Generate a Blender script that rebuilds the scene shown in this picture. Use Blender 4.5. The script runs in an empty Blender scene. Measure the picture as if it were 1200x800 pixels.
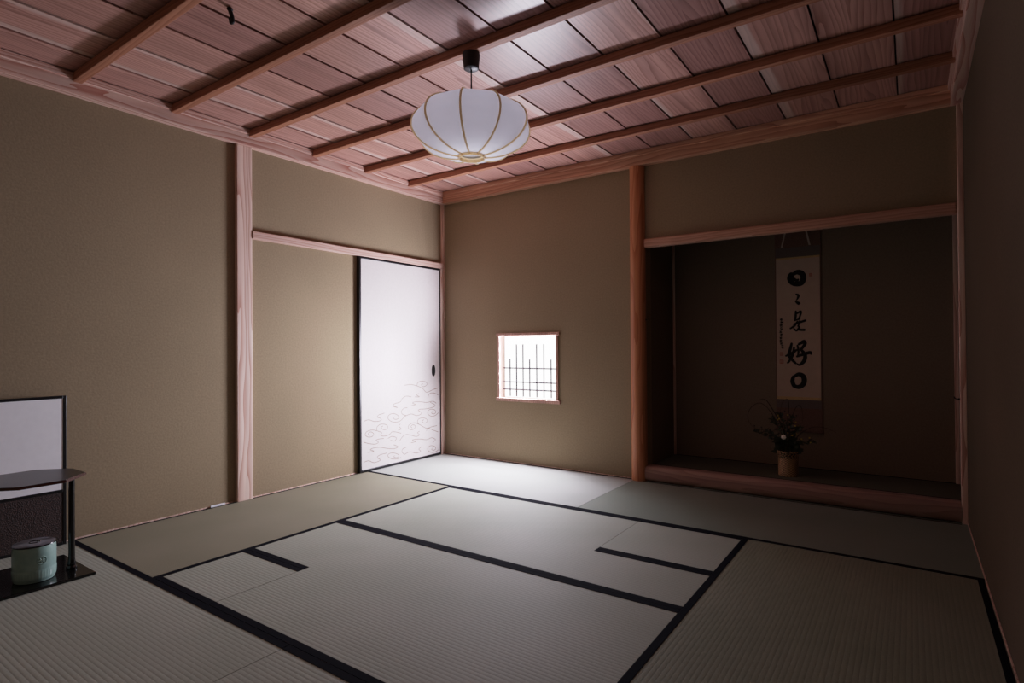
import bpy, bmesh, math, random
from mathutils import Vector, Matrix
random.seed(7)
PI = math.pi
sc = bpy.context.scene
COL = sc.collection

# ------------------------------------------------------------------ helpers
def link(name, me, m=None, parent=None, loc=(0, 0, 0)):
    o = bpy.data.objects.new(name, me)
    COL.objects.link(o)
    o.location = loc
    if parent is not None:
        o.parent = parent
    if m is not None:
        me.materials.append(m)
    return o

def obj(name, bm, m=None, parent=None, loc=(0, 0, 0), smooth=False):
    bmesh.ops.recalc_face_normals(bm, faces=bm.faces[:])
    me = bpy.data.meshes.new(name)
    bm.to_mesh(me)
    bm.free()
    if smooth:
        for p in me.polygons:
            p.use_smooth = True
        try:
            me.set_sharp_from_angle(angle=math.radians(35))
        except Exception:
            pass
    return link(name, me, m, parent, loc)

def tag(o, label=None, cat=None, group=None, kind=None):
    if label: o['label'] = label
    if cat: o['category'] = cat
    if group: o['group'] = group
    if kind: o['kind'] = kind
    return o

def empty(name, label, cat, loc=(0, 0, 0), group=None):
    o = bpy.data.objects.new(name, None)
    o.empty_display_size = .05
    COL.objects.link(o)
    o.location = loc
    return tag(o, label, cat, group)

def bx(bm, x0, x1, y0, y1, z0, z1, bev=0.0, seg=2):
    r = bmesh.ops.create_cube(bm, size=1.0)
    vs = r['verts']
    for v in vs:
        v.co = Vector((x0 + (v.co.x + .5) * (x1 - x0), y0 + (v.co.y + .5) * (y1 - y0), z0 + (v.co.z + .5) * (z1 - z0)))
    if bev > 0:
        es = list({e for v in vs for e in v.link_edges})
        bmesh.ops.bevel(bm, geom=es, offset=bev, segments=seg, affect='EDGES', profile=.5)

def box(*a, **k):
    bm = bmesh.new(); bx(bm, *a, **k); return bm

def prism(bm, pts, z0, z1):
    """vertical prism over a polygon in xy"""
    lo = [bm.verts.new((x, y, z0)) for x, y in pts]
    hi = [bm.verts.new((x, y, z1)) for x, y in pts]
    n = len(pts)
    bm.faces.new(hi); bm.faces.new(lo[::-1])
    for i in range(n):
        bm.faces.new((lo[i], lo[(i + 1) % n], hi[(i + 1) % n], hi[i]))
    return lo, hi

def lathe(bm, prof, n=32, c=(0, 0), cap0=True, cap1=True, fn=None):
    rings = []
    for r, z in prof:
        ring = []
        for i in range(n):
            a = 2 * PI * i / n
            rr = r if fn is None else fn(r, z, a)
            ring.append(bm.verts.new((c[0] + rr * math.cos(a), c[1] + rr * math.sin(a), z)))
        rings.append(ring)
    for k in range(len(rings) - 1):
        for i in range(n):
            j = (i + 1) % n
            bm.faces.new((rings[k][i], rings[k][j], rings[k + 1][j], rings[k + 1][i]))
    if cap0: bm.faces.new(rings[0][::-1])
    if cap1: bm.faces.new(rings[-1])

def catmull(pts, sub=6, closed=False):
    P = [Vector(p) for p in pts]
    n = len(P); out = []
    rng = range(n if closed else n - 1)
    for i in rng:
        p0 = P[(i - 1) % n] if (closed or i > 0) else P[0]
        p1 = P[i]; p2 = P[(i + 1) % n]
        p3 = P[(i + 2) % n] if (closed or i + 2 < n) else P[-1]
        for s in range(sub):
            t = s / sub
            out.append(.5 * ((2 * p1) + (-p0 + p2) * t + (2 * p0 - 5 * p1 + 4 * p2 - p3) * t * t + (-p0 + 3 * p1 - 3 * p2 + p3) * t ** 3))
    if not closed: out.append(P[-1])
    return out

def tube(bm, pts, rad, n=8, closed=False, caps=True):
    """sweep a circle; rad is a number or a list of radii"""
    P = [Vector(p) for p in pts]
    N = len(P); rings = []
    up = None
    for i, p in enumerate(P):
        if closed: d = P[(i + 1) % N] - P[i - 1]
        else: d = P[min(i + 1, N - 1)] - P[max(i - 1, 0)]
        d.normalize()
        if up is None:
            up = Vector((0, 0, 1)) if abs(d.z) < .9 else Vector((1, 0, 0))
        s = d.cross(up)
        if s.length < 1e-6: s = d.orthogonal()
        s.normalize(); up = s.cross(d).normalized()
        r = rad[i] if isinstance(rad, (list, tuple)) else rad
        rings.append([bm.verts.new(p + (s * math.cos(2 * PI * k / n) + up * math.sin(2 * PI * k / n)) * r) for k in range(n)])
    for i in range(N if closed else N - 1):
        a, b = rings[i], rings[(i + 1) % N]
        for k in range(n):
            bm.faces.new((a[k], a[(k + 1) % n], b[(k + 1) % n], b[k]))
    if caps and not closed:
        bm.faces.new(rings[0][::-1]); bm.faces.new(rings[-1])

def uvball(bm, c, r, su=10, sv=7, sx=1, sy=1, sz=1):
    m = Matrix.Translation(c) @ Matrix.Diagonal((sx, sy, sz, 1))
    bmesh.ops.create_uvsphere(bm, u_segments=su, v_segments=sv, radius=r, matrix=m)

def ribbon(bm, pts, width, plane, off, thick=0.0):
    """flat brush stroke: pts are (u, v) or (u, v, w); plane(u, v, off) -> world point"""
    has_w = len(pts[0]) == 3
    P = catmull([(p[0], p[1], p[2] if has_w else width) for p in pts], 5)
    L = []; R = []
    for i, p in enumerate(P):
        a = P[max(i - 1, 0)]; b = P[min(i + 1, len(P) - 1)]
        d = Vector((b.x - a.x, b.y - a.y))
        if d.length < 1e-9: d = Vector((1, 0))
        d.normalize(); nrm = Vector((-d.y, d.x))
        h = max(p.z, 1e-5) / 2
        L.append(bm.verts.new(plane(p.x + nrm.x * h, p.y + nrm.y * h, off)))
        R.append(bm.verts.new(plane(p.x - nrm.x * h, p.y - nrm.y * h, off)))
    for i in range(len(P) - 1):
        try: bm.faces.new((L[i], L[i + 1], R[i + 1], R[i]))
        except ValueError: pass
    for k in (0, -1):                                       # round ends
        p = P[k]; h = max(p.z, 1e-5) / 2
        fan = [bm.verts.new(plane(p.x + h * math.cos(2 * PI * q / 10), p.y + h * math.sin(2 * PI * q / 10), off)) for q in range(10)]
        bm.faces.new(fan)

# ------------------------------------------------------------------ materials
def newmat(name):
    m = bpy.data.materials.new(name)
    m.use_nodes = True
    nt = m.node_tree
    b = nt.nodes['Principled BSDF']
    return m, nt, b

def nd(nt, t, **kw):
    n = nt.nodes.new(t)
    for k, v in kw.items():
        if k in n.inputs.keys() if hasattr(n.inputs, 'keys') else False:
            n.inputs[k].default_value = v
        else:
            setattr(n, k, v)
    return n

def ramp(nt, fac, stops):
    r = nt.nodes.new('ShaderNodeValToRGB')
    cr = r.color_ramp
    while len(cr.elements) > 1: cr.elements.remove(cr.elements[-1])
    cr.elements[0].position = stops[0][0]; cr.elements[0].color = (*stops[0][1], 1)
    for p, c in stops[1:]:
        e = cr.elements.new(p); e.color = (*c, 1)
    nt.links.new(fac, r.inputs[0])
    return r.outputs[0]

def srgb(r, g, b):
    f = lambda c: (c / 255 / 12.92) if c / 255 <= .04045 else ((c / 255 + .055) / 1.055) ** 2.4
    return (f(r), f(g), f(b))

def math_n(nt, op, a, b=None, c=None):
    n = nt.nodes.new('ShaderNodeMath'); n.operation = op
    for i, v in enumerate((a, b, c)):
        if v is None: continue
        if isinstance(v, (int, float)): n.inputs[i].default_value = v
        else: nt.links.new(v, n.inputs[i])
    return n.outputs[0]

def mixc(nt, fac, a, b, mode='MIX'):
    n = nt.nodes.new('ShaderNodeMix'); n.data_type = 'RGBA'; n.blend_type = mode
    for i, v in ((0, fac), (6, a), (7, b)):
        if isinstance(v, (int, float)): n.inputs[i].default_value = v
        elif isinstance(v, tuple): n.inputs[i].default_value = (*v, 1)
        else: nt.links.new(v, n.inputs[i])
    return n.outputs[2]

def bump(nt, b, h, strength, dist):
    n = nt.nodes.new('ShaderNodeBump')
    n.inputs['Strength'].default_value = strength
    n.inputs['Distance'].default_value = dist
    nt.links.new(h, n.inputs['Height'])
    nt.links.new(n.outputs[0], b.inputs['Normal'])

def plain(name, col, rough=.5, metal=0, spec=.5, noise=.0, scale=40):
    m, nt, b = newmat(name)
    b.inputs['Roughness'].default_value = rough
    b.inputs['Metallic'].default_value = metal
    b.inputs['Specular IOR Level'].default_value = spec
    tc = nd(nt, 'ShaderNodeTexCoord')
    n = nd(nt, 'ShaderNodeTexNoise'); n.inputs['Scale'].default_value = scale; n.inputs['Detail'].default_value = 4
    nt.links.new(tc.outputs['Object'], n.inputs['Vector'])
    lo = tuple(c * (1 - noise) for c in col); hi = tuple(min(1, c * (1 + noise)) for c in col)
    nt.links.new(ramp(nt, n.outputs[0], [(.3, lo), (.7, hi)]), b.inputs['Base Color'])
    return m

def plaster(name, col):
    m, nt, b = newmat(name)
    b.inputs['Roughness'].default_value = .95
    b.inputs['Specular IOR Level'].default_value = .1
    tc = nd(nt, 'ShaderNodeTexCoord')
    n1 = nd(nt, 'ShaderNodeTexNoise'); n1.inputs['Scale'].default_value = 90; n1.inputs['Detail'].default_value = 6
    n2 = nd(nt, 'ShaderNodeTexNoise'); n2.inputs['Scale'].default_value = 1.3; n2.inputs['Detail'].default_value = 3
    for n in (n1, n2): nt.links.new(tc.outputs['Object'], n.inputs['Vector'])
    c1 = ramp(nt, n1.outputs[0], [(.25, tuple(c * .88 for c in col)), (.75, tuple(c * 1.1 for c in col))])
    c2 = ramp(nt, n2.outputs[0], [(.3, (.93, .93, .93)), (.7, (1.05, 1.05, 1.05))])
    nt.links.new(mixc(nt, 1.0, c1, c2, 'MULTIPLY'), b.inputs['Base Color'])
    bump(nt, b, n1.outputs[0], .25, .002)
    return m

def wood(name, axis, light, dark, pitch=.018, rough=.55, seed=0.0, board=None, spec=.3, sap=None):
    """straight-to-cathedral grain running along `axis`; `board` = width of separate boards across x"""
    m, nt, b = newmat(name)
    b.inputs['Roughness'].default_value = rough
    b.inputs['Specular IOR Level'].default_value = spec
    tc = nd(nt, 'ShaderNodeTexCoord')
    sep = nd(nt, 'ShaderNodeSeparateXYZ'); nt.links.new(tc.outputs['Object'], sep.inputs[0])
    o = {'X': sep.outputs[0], 'Y': sep.outputs[1], 'Z': sep.outputs[2]}
    along = o[axis]; others = [o[k] for k in 'XYZ' if k != axis]
    if board:
        xi = math_n(nt, 'FLOOR', math_n(nt, 'DIVIDE', o['X'], board))
        wn = nd(nt, 'ShaderNodeTexWhiteNoise'); wn.noise_dimensions = '1D'
        nt.links.new(math_n(nt, 'ADD', xi, 5.0 + seed), wn.inputs['W'])
        rnd = wn.outputs['Value']
        wn2 = nd(nt, 'ShaderNodeTexWhiteNoise'); wn2.noise_dimensions = '1D'
        nt.links.new(math_n(nt, 'ADD', xi, 57.0 + seed), wn2.inputs['W'])
        rnd2 = wn2.outputs['Value']
        loc = math_n(nt, 'SUBTRACT', math_n(nt, 'DIVIDE', o['X'], board), xi)     # 0..1 across a board
        across = math_n(nt, 'ADD', math_n(nt, 'MULTIPLY', math_n(nt, 'SUBTRACT', loc, math_n(nt, 'ADD', math_n(nt, 'MULTIPLY', rnd, .5), .25)), board), 0.0)
        zoff = math_n(nt, 'MULTIPLY', rnd, 37.0)
    else:
        across = math_n(nt, 'ADD', others[0], math_n(nt, 'MULTIPLY', others[1], 1.0))
        rnd = None; zoff = seed * 3.17
    # slow wobble along the grain makes flame figures
    cv = nd(nt, 'ShaderNodeCombineXYZ')
    nt.links.new(math_n(nt, 'MULTIPLY', across, 7.0), cv.inputs[0])
    nt.links.new(math_n(nt, 'MULTIPLY', along, .75), cv.inputs[1])
    if isinstance(zoff, float): cv.inputs[2].default_value = zoff
    else: nt.links.new(zoff, cv.inputs[2])
    n1 = nd(nt, 'ShaderNodeTexNoise'); n1.inputs['Scale'].default_value = 1.0; n1.inputs['Detail'].default_value = 2
    nt.links.new(cv.outputs[0], n1.inputs['Vector'])
    h = math_n(nt, 'ADD', math_n(nt, 'MULTIPLY', math_n(nt, 'POWER', math_n(nt, 'ABSOLUTE', across), 1.0), 1.0 / pitch),
               math_n(nt, 'MULTIPLY', n1.outputs[0], 7.0))
    saw = math_n(nt, 'FRACT', h)
    ring = math_n(nt, 'POWER', saw, 2.0)
    # fine fibres
    cv2 = nd(nt, 'ShaderNodeCombineXYZ')
    nt.links.new(math_n(nt, 'MULTIPLY', across, 260.0), cv2.inputs[0])
    nt.links.new(math_n(nt, 'MULTIPLY', along, 5.0), cv2.inputs[1])
    nf = nd(nt, 'ShaderNodeTexNoise'); nf.inputs['Scale'].default_value = 1.0; nf.inputs['Detail'].default_value = 3
    nt.links.new(cv2.outputs[0], nf.inputs['Vector'])
    fac = math_n(nt, 'ADD', math_n(nt, 'MULTIPLY', ring, .62), math_n(nt, 'MULTIPLY', nf.outputs[0], .38))
    col = ramp(nt, fac, [(.1, light), (.85, dark)])
    # broad streaks of tone
    cv3 = nd(nt, 'ShaderNodeCombineXYZ')
    nt.links.new(math_n(nt, 'MULTIPLY', across, 16.0), cv3.inputs[0])
    nt.links.new(math_n(nt, 'MULTIPLY', along, .5), cv3.inputs[1])
    if isinstance(zoff, float): cv3.inputs[2].default_value = zoff + 3
    else: nt.links.new(zoff, cv3.inputs[2])
    ns = nd(nt, 'ShaderNodeTexNoise'); ns.inputs['Scale'].default_value = 1.0; ns.inputs['Detail'].default_value = 2
    nt.links.new(cv3.outputs[0], ns.inputs['Vector'])
    st = ramp(nt, ns.outputs[0], [(.3, (.78, .76, .76)), (.7, (1.12, 1.12, 1.12))])
    col = mixc(nt, 1.0, col, st, 'MULTIPLY')
    if board:
        tone = ramp(nt, rnd2, [(0, (.70, .64, .66)), (.3, (.95, .92, .9)), (1, (1.14, 1.12, 1.1))])
        col = mixc(nt, 1.0, col, tone, 'MULTIPLY')
        if sap:
            # pale sapwood along one or both edges of some boards
            wob = math_n(nt, 'MULTIPLY', math_n(nt, 'SUBTRACT', n1.outputs[0], .5), .25)
            l2 = math_n(nt, 'ADD', loc, wob)
            left = ramp(nt, math_n(nt, 'SUBTRACT', l2, math_n(nt, 'SUBTRACT', math_n(nt, 'MULTIPLY', rnd, .8), .62)), [(.0, (1, 1, 1)), (.05, (0, 0, 0))])
            right = ramp(nt, math_n(nt, 'ADD', l2, math_n(nt, 'SUBTRACT', math_n(nt, 'MULTIPLY', rnd2, .8), .62)), [(.97, (0, 0, 0)), (1.0, (1, 1, 1))])
            f = math_n(nt, 'MULTIPLY', math_n(nt, 'MAXIMUM', left, right), .42)
            col = mixc(nt, f, col, sap)
    nt.links.new(col, b.inputs['Base Color'])
    bump(nt, b, fac, .12, .001)
    return m

def tatami(name, axis, col, sheen=.0, amp=.5):
    m, nt, b = newmat(name)
    b.inputs['Roughness'].default_value = .7
    b.inputs['Specular IOR Level'].default_value = .12
    tc = nd(nt, 'ShaderNodeTexCoord')
    sep = nd(nt, 'ShaderNodeSeparateXYZ'); nt.links.new(tc.outputs['Object'], sep.inputs[0])
    across = sep.outputs[1] if axis == 'X' else sep.outputs[0]
    along = sep.outputs[0] if axis == 'X' else sep.outputs[1]
    rib = math_n(nt, 'ABSOLUTE', math_n(nt, 'SINE', math_n(nt, 'MULTIPLY', across, PI / .0165)))
    rib = math_n(nt, 'POWER', rib, .6)
    cv = nd(nt, 'ShaderNodeCombineXYZ')
    nt.links.new(math_n(nt, 'MULTIPLY', across, 120.0), cv.inputs[0])
    nt.links.new(math_n(nt, 'MULTIPLY', along, 420.0), cv.inputs[1])
    n = nd(nt, 'ShaderNodeTexNoise'); n.inputs['Scale'].default_value = 1.0; n.inputs['Detail'].default_value = 3
    nt.links.new(cv.outputs[0], n.inputs['Vector'])
    n2 = nd(nt, 'ShaderNodeTexNoise'); n2.inputs['Scale'].default_value = 2.2; n2.inputs['Detail'].default_value = 4
    nt.links.new(tc.outputs['Object'], n2.inputs['Vector'])
    c = ramp(nt, rib, [(.0, tuple(x * .42 for x in col)), (.55, tuple(x * .95 for x in col)), (1, col)])
    c = mixc(nt, amp, col, c)
    c = mixc(nt, 1.0, c, ramp(nt, n.outputs[0], [(.3, (.86, .86, .84)), (.7, (1.1, 1.1, 1.1))]), 'MULTIPLY')
    c = mixc(nt, 1.0, c, ramp(nt, n2.outputs[0], [(.3, (.93, .95, .93)), (.7, (1.05, 1.04, 1.05))]), 'MULTIPLY')
    nt.links.new(c, b.inputs['Base Color'])
    bump(nt, b, rib, .35, .0014)
    return m

M_wall = plaster('juraku_plaster', srgb(148, 132, 108))
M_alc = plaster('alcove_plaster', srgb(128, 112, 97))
PINK_L, PINK_D = srgb(222, 194, 180), srgb(176, 120, 100)
M_ceil = wood('cedar_boards', 'Y', srgb(192, 152, 141), srgb(144, 102, 92), pitch=.024, board=3.855 / 13, rough=.36, spec=.5, sap=srgb(226, 210, 200))
M_bat = wood('cedar_batten', 'X', srgb(176, 124, 98), srgb(140, 90, 66), pitch=.02, seed=1)
M_trim_y = wood('cornice_cedar_y', 'Y', PINK_L, srgb(176, 116, 100), pitch=.03, seed=2)
M_trim_x = wood('cornice_cedar_x', 'X', srgb(214, 168, 140), srgb(170, 116, 90), pitch=.03, seed=3)
M_post = wood('post_cedar', 'Z', srgb(238, 214, 200), srgb(190, 142, 124), pitch=.035, seed=4)
M_toko = wood('alcove_post_pine', 'Z', srgb(206, 144, 104), srgb(172, 104, 68), pitch=.05, seed=5, rough=.4)
M_lint = wood('lintel_cedar', 'X', srgb(206, 164, 142), srgb(170, 124, 102), pitch=.022, seed=6)
M_kam = wood('sill_cedar', 'X', srgb(166, 134, 122), srgb(140, 108, 97), pitch=.06, seed=7)
M_floor = wood('plank_floor', 'X', srgb(120, 90, 66), srgb(80, 58, 42), seed=8)
M_win = wood('window_cedar', 'Z', srgb(205, 165, 150), srgb(160, 120, 108), seed=9)
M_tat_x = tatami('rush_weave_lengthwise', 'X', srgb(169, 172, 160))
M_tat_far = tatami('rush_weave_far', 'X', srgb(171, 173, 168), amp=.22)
M_tat_dim = tatami('rush_weave_dim', 'X', srgb(132, 138, 127), amp=.22)  # same rush, coloured darker for the dim light by the alcove
M_tat_y = tatami('rush_weave_crosswise', 'Y', srgb(138, 139, 121), amp=.22)  # same rush; weaker light and sheen on the right put into the colour
M_tat_l = tatami('rush_weave_side', 'Y', srgb(142, 138, 120), amp=.06)  # same rush; directional sheen of the weave put into its colour
M_heri = plain('black_cloth_border', srgb(20, 20, 27), .95, 0, .05, noise=.25, scale=300)
M_goza = plain('alcove_rush', srgb(92, 92, 78), .7, noise=.15, scale=120)
M_lacq = plain('black_lacquer', srgb(16, 13, 13), .16, noise=.1)
M_lacq_red = plain('red_brown_lacquer_edge', srgb(66, 30, 24), .25, noise=.15)
M_lacq_top = plain('dark_brown_lacquer', srgb(40, 30, 28), .3, noise=.15)
M_blackfr = plain('black_lacquer_frame', srgb(18, 15, 18), .35, noise=.1)
M_blk = plain('black_plastic', srgb(14, 13, 14), .45)
M_iron = plain('black_iron', srgb(14, 12, 12), .6, metal=.3)
M_paper_w = plain('white_paper', srgb(244, 243, 246), .8, noise=.02)
M_bamboo = plain('lattice_bamboo', srgb(58, 54, 60), .6, noise=.1)
M_ink = plain('black_ink', srgb(12, 11, 12), .8)
M_seal = plain('red_seal_paste', srgb(168, 96, 78), .8)
M_scroll = plain('scroll_paper', srgb(190, 170, 154), .85, noise=.04, scale=20)
M_brocade = plain('scroll_brocade', srgb(112, 84, 74), .8, noise=.25, scale=150)
M_brocade2 = plain('scroll_inner_brocade', srgb(104, 92, 88), .8, noise=.2, scale=200)
M_gold = plain('gold_brocade_strip', srgb(196, 166, 118), .6, noise=.2, scale=200)
M_futai = plain('pale_scroll_ribbon', srgb(190, 172, 160), .7, noise=.1)
M_leaf = plain('dark_leaf', srgb(44, 50, 32), .6, noise=.3, scale=30)
M_grass = plain('dry_grass_stem', srgb(48, 38, 30), .7, noise=.2)
M_berry = plain('dark_berry', srgb(46, 28, 24), .5)
M_yel = plain('yellow_blossom', srgb(190, 160, 60), .7)
M_white = plain('white_blossom', srgb(240, 235, 228), .7)
M_vin = plain('bamboo_ring_wood', srgb(232, 204, 164), .5, noise=.08)
M_tagw = plain('white_plastic_strip', srgb(235, 235, 240), .4)

def weave_mat(name, a, bcol, scale, strength=.6, rough=.6):
    m, nt, b = newmat(name)
    b.inputs['Roughness'].default_value = rough
    tc = nd(nt, 'ShaderNodeTexCoord')
    v = nd(nt, 'ShaderNodeTexVoronoi'); v.inputs['Scale'].default_value = scale
    n = nd(nt, 'ShaderNodeTexNoise'); n.inputs['Scale'].default_value = scale * .5
    nt.links.new(tc.outputs['Object'], v.inputs['Vector']); nt.links.new(tc.outputs['Object'], n.inputs['Vector'])
    f = math_n(nt, 'ADD', math_n(nt, 'MULTIPLY', v.outputs['Distance'], .8), math_n(nt, 'MULTIPLY', n.outputs[0], .4))
    nt.links.new(ramp(nt, f, [(.2, a), (.8, bcol)]), b.inputs['Base Color'])
    bump(nt, b, f, strength, .003)
    return m
M_wick = weave_mat('brown_wickerwork', srgb(74, 48, 40), srgb(36, 22, 18), 210)
M_basket = None

def basket_mat():
    m, nt, b = newmat('woven_bamboo')
    b.inputs['Roughness'].default_value = .5
    tc = nd(nt, 'ShaderNodeTexCoord')
    sep = nd(nt, 'ShaderNodeSeparateXYZ'); nt.links.new(tc.outputs['Object'], sep.inputs[0])
    ang = math_n(nt, 'ARCTAN2', sep.outputs[1], sep.outputs[0])
    u = math_n(nt, 'SINE', math_n(nt, 'MULTIPLY', ang, 18.0))
    w = math_n(nt, 'SINE', math_n(nt, 'MULTIPLY', sep.outputs[2], 2 * PI / .012))
    f = math_n(nt, 'ADD', math_n(nt, 'MULTIPLY', math_n(nt, 'MULTIPLY', u, w), .5), .5)
    nt.links.new(ramp(nt, f, [(.1, srgb(84, 58, 38)), (.9, srgb(205, 165, 120))]), b.inputs['Base Color'])
    bump(nt, b, f, .6, .003)
    return m
M_basket = basket_mat()

def celadon():
    m, nt, b = newmat('celadon_glaze')
    b.inputs['Roughness'].default_value = .22
    tc = nd(nt, 'ShaderNodeTexCoord')
    n = nd(nt, 'ShaderNodeTexNoise'); n.inputs['Scale'].default_value = 14; n.inputs['Detail'].default_value = 4
    nt.links.new(tc.outputs['Object'], n.inputs['Vector'])
    nt.links.new(ramp(nt, n.outputs[0], [(.3, srgb(128, 156, 150)), (.7, srgb(158, 184, 174))]), b.inputs['Base Color'])
    return m
M_cel = celadon()

def fusuma_paper():
    m, nt, b = newmat('fusuma_paper')
    b.inputs['Roughness'].default_value = .7
    tc = nd(nt, 'ShaderNodeTexCoord')
    n = nd(nt, 'ShaderNodeTexNoise'); n.inputs['Scale'].default_value = 60; n.inputs['Detail'].default_value = 4
    nt.links.new(tc.outputs['Object'], n.inputs['Vector'])
    nt.links.new(ramp(nt, n.outputs[0], [(.3, srgb(214, 203, 202)), (.7, srgb(221, 211, 210))]), b.inputs['Base Color'])
    return m
M_fus = fusuma_paper()
M_cloud = plain('cloud_ink', srgb(150, 128, 114), .6)

def washi(name, colr, tl):
    m, nt, b = newmat(name)
    b.inputs['Roughness'].default_value = .7
    b.inputs['Base Color'].default_value = (*colr, 1)
    tr = nd(nt, 'ShaderNodeBsdfTranslucent'); tr.inputs[0].default_value = (*colr, 1)
    mx = nd(nt, 'ShaderNodeMixShader'); mx.inputs[0].default_value = tl
    tc = nd(nt, 'ShaderNodeTexCoord')
    n = nd(nt, 'ShaderNodeTexNoise'); n.inputs['Scale'].default_value = 50
    nt.links.new(tc.outputs['Object'], n.inputs['Vector'])
    bump(nt, b, n.outputs[0], .06, .001)
    out = nt.nodes['Material Output']
    nt.links.new(b.outputs[0], mx.inputs[1]); nt.links.new(tr.outputs[0], mx.inputs[2]); tp = nd(nt, 'ShaderNodeBsdfTransparent'); m2 = nd(nt, 'ShaderNodeMixShader'); m2.inputs[0].default_value = .0
    nt.links.new(mx.outputs[0], m2.inputs[1]); nt.links.new(tp.outputs[0], m2.inputs[2]); nt.links.new(m2.outputs[0], out.inputs[0])
    return m
M_washi = washi('lamp_paper', srgb(240, 238, 244), .55)
M_rib = washi('lamp_rib_bamboo', srgb(250, 234, 204), .6)

def pane_mat():
    m, nt, b = newmat('daylit_paper_pane')
    b.inputs['Base Color'].default_value = (.1, .1, .1, 1)
    b.inputs['Emission Color'].default_value = (1, 1, 1, 1)
    b.inputs['Emission Strength'].default_value = 3.6
    b.inputs['Specular IOR Level'].default_value = 0
    return m
M_pane = pane_mat()

# ------------------------------------------------------------------ dimensions (metres)
W = 3.855; HB = 2.430; YF = -3.86; YE = -4.95
XA, XS, XB, XT = .916, 1.907, 2.884, 1.888
Y1, Y2, Y3 = -.94, -1.907, -2.887
TX, TD = 2.0, .6                                       # alcove starts, alcove depth
WX0, WX1, WZ0, WZ1 = .664, 1.230, .552, 1.086          # window opening

def struct(name, bm, m, parent=None, smooth=False):
    o = obj(name, bm, m, parent, smooth=smooth)
    if parent is None: o['kind'] = 'structure'
    return o

# floor slab under the mats, planks in front
bm = bmesh.new(); bx(bm, 0, W, YF, 0, -.15, -.056); bx(bm, 0, W, YE, YF - .003, -.15, -.001)
struct('floor', bm, M_floor)
struct('wall_left', box(-.1, 0, YE - .1, .1, -.15, 2.6), M_wall)
bm = bmesh.new()
e = .012
bx(bm, 0, WX0 - e, 0, .1, -.15, 2.6); bx(bm, WX1 + e, TX - .002, 0, .1, -.15, 2.6)
bx(bm, WX0 - e, WX1 + e, 0, .1, -.15, WZ0 - e); bx(bm, WX0 - e, WX1 + e, 0, .1, WZ1 + e, 2.6)
bx(bm, TX - .002, W, 0, .08, 1.745, 2.6)
struct('wall_back', bm, M_wall)
struct('wall_right', box(W, W + .1, YE - .1, TD + .1, -.15, 2.6), plaster('shaded_plaster', srgb(100, 86, 72)))  # same plaster, coloured darker to carry the light falloff on this side
struct('wall_front', box(0, W, YE - .1, YE, -.15, 2.6), M_wall)
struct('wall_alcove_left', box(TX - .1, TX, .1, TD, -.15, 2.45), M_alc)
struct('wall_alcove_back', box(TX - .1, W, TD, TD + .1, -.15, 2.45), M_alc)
struct('ceiling_alcove', box(TX, W, .08, TD, 2.3, 2.36), M_ceil)
struct('floor_alcove', box(TX, W, .07, TD, -.15, .085), M_floor)

# board ceiling: 13 boards, each lapping over the next, running front to back
bm = bmesh.new(); bwid = W / 13
for k in range(13):
    x0, x1 = k * bwid + .0035, (k + 1) * bwid - .0035
    vs = [(x0, HB + .006), (x1, HB), (x1, HB + .012), (x0, HB + .016)]
    a = [bm.verts.new((x, 0, z)) for x, z in vs]; b = [bm.verts.new((x, YE, z)) for x, z in vs]
    bm.faces.new(a); bm.faces.new(b[::-1])
    for i in range(4): bm.faces.new((a[i], b[i], b[(i + 1) % 4], a[(i + 1) % 4]))
n0 = len(bm.faces)
bx(bm, 0, W, YE, 0, HB + .02, 2.6)
bm.faces.ensure_lookup_table()
for f in bm.faces[n0:]: f.material_index = 1
struct('ceiling', bm, M_ceil).data.materials.append(plain('dark_gap', srgb(30, 20, 18), .9))
# ceiling battens
tn = [0]
def trim(bm, m, smooth=False):
    tn[0] += 1
    return struct('trim_%d' % tn[0], bm, m, smooth=smooth)
for k in range(1, 11):
    y = -.482 * k
    trim(box(.045, W - .045, y - .021, y + .021, HB - .045, HB - .0005, bev=.003), M_bat)
# cornice with a small step on three sides
def cornice_profile():
    return [(0, 2.325), (.052, 2.325), (.055, 2.328), (.055, 2.395), (.066, 2.398), (.066, HB - .0005), (0, HB - .0005)]
def sweep_x(bm, prof, x0, x1, sgn=-1):
    a = [bm.verts.new((x0, sgn * d, z)) for d, z in prof]; b = [bm.verts.new((x1, sgn * d, z)) for d, z in prof]
    n = len(prof); bm.faces.new(a); bm.faces.new(b[::-1])
    for i in range(n): bm.faces.new((a[i], b[i], b[(i + 1) % n], a[(i + 1) % n]))
def sweep_y(bm, prof, y0, y1, x, sgn=1):
    a = [bm.verts.new((x + sgn * d, y0, z)) for d, z in prof]; b = [bm.verts.new((x + sgn * d, y1, z)) for d, z in prof]
    n = len(prof); bm.faces.new(a); bm.faces.new(b[::-1])
    for i in range(n): bm.faces.new((a[i], b[i], b[(i + 1) % n], a[(i + 1) % n]))
bm = bmesh.new(); sweep_y(bm, cornice_profile(), YE, 0, 0); trim(bm, M_trim_y)
bm = bmesh.new(); sweep_x(bm, cornice_profile(), .0555, W - .0555); trim(bm, M_trim_x)
bm = bmesh.new(); sweep_y(bm, cornice_profile(), YE, 0, W, -1); trim(bm, M_trim_y)
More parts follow.
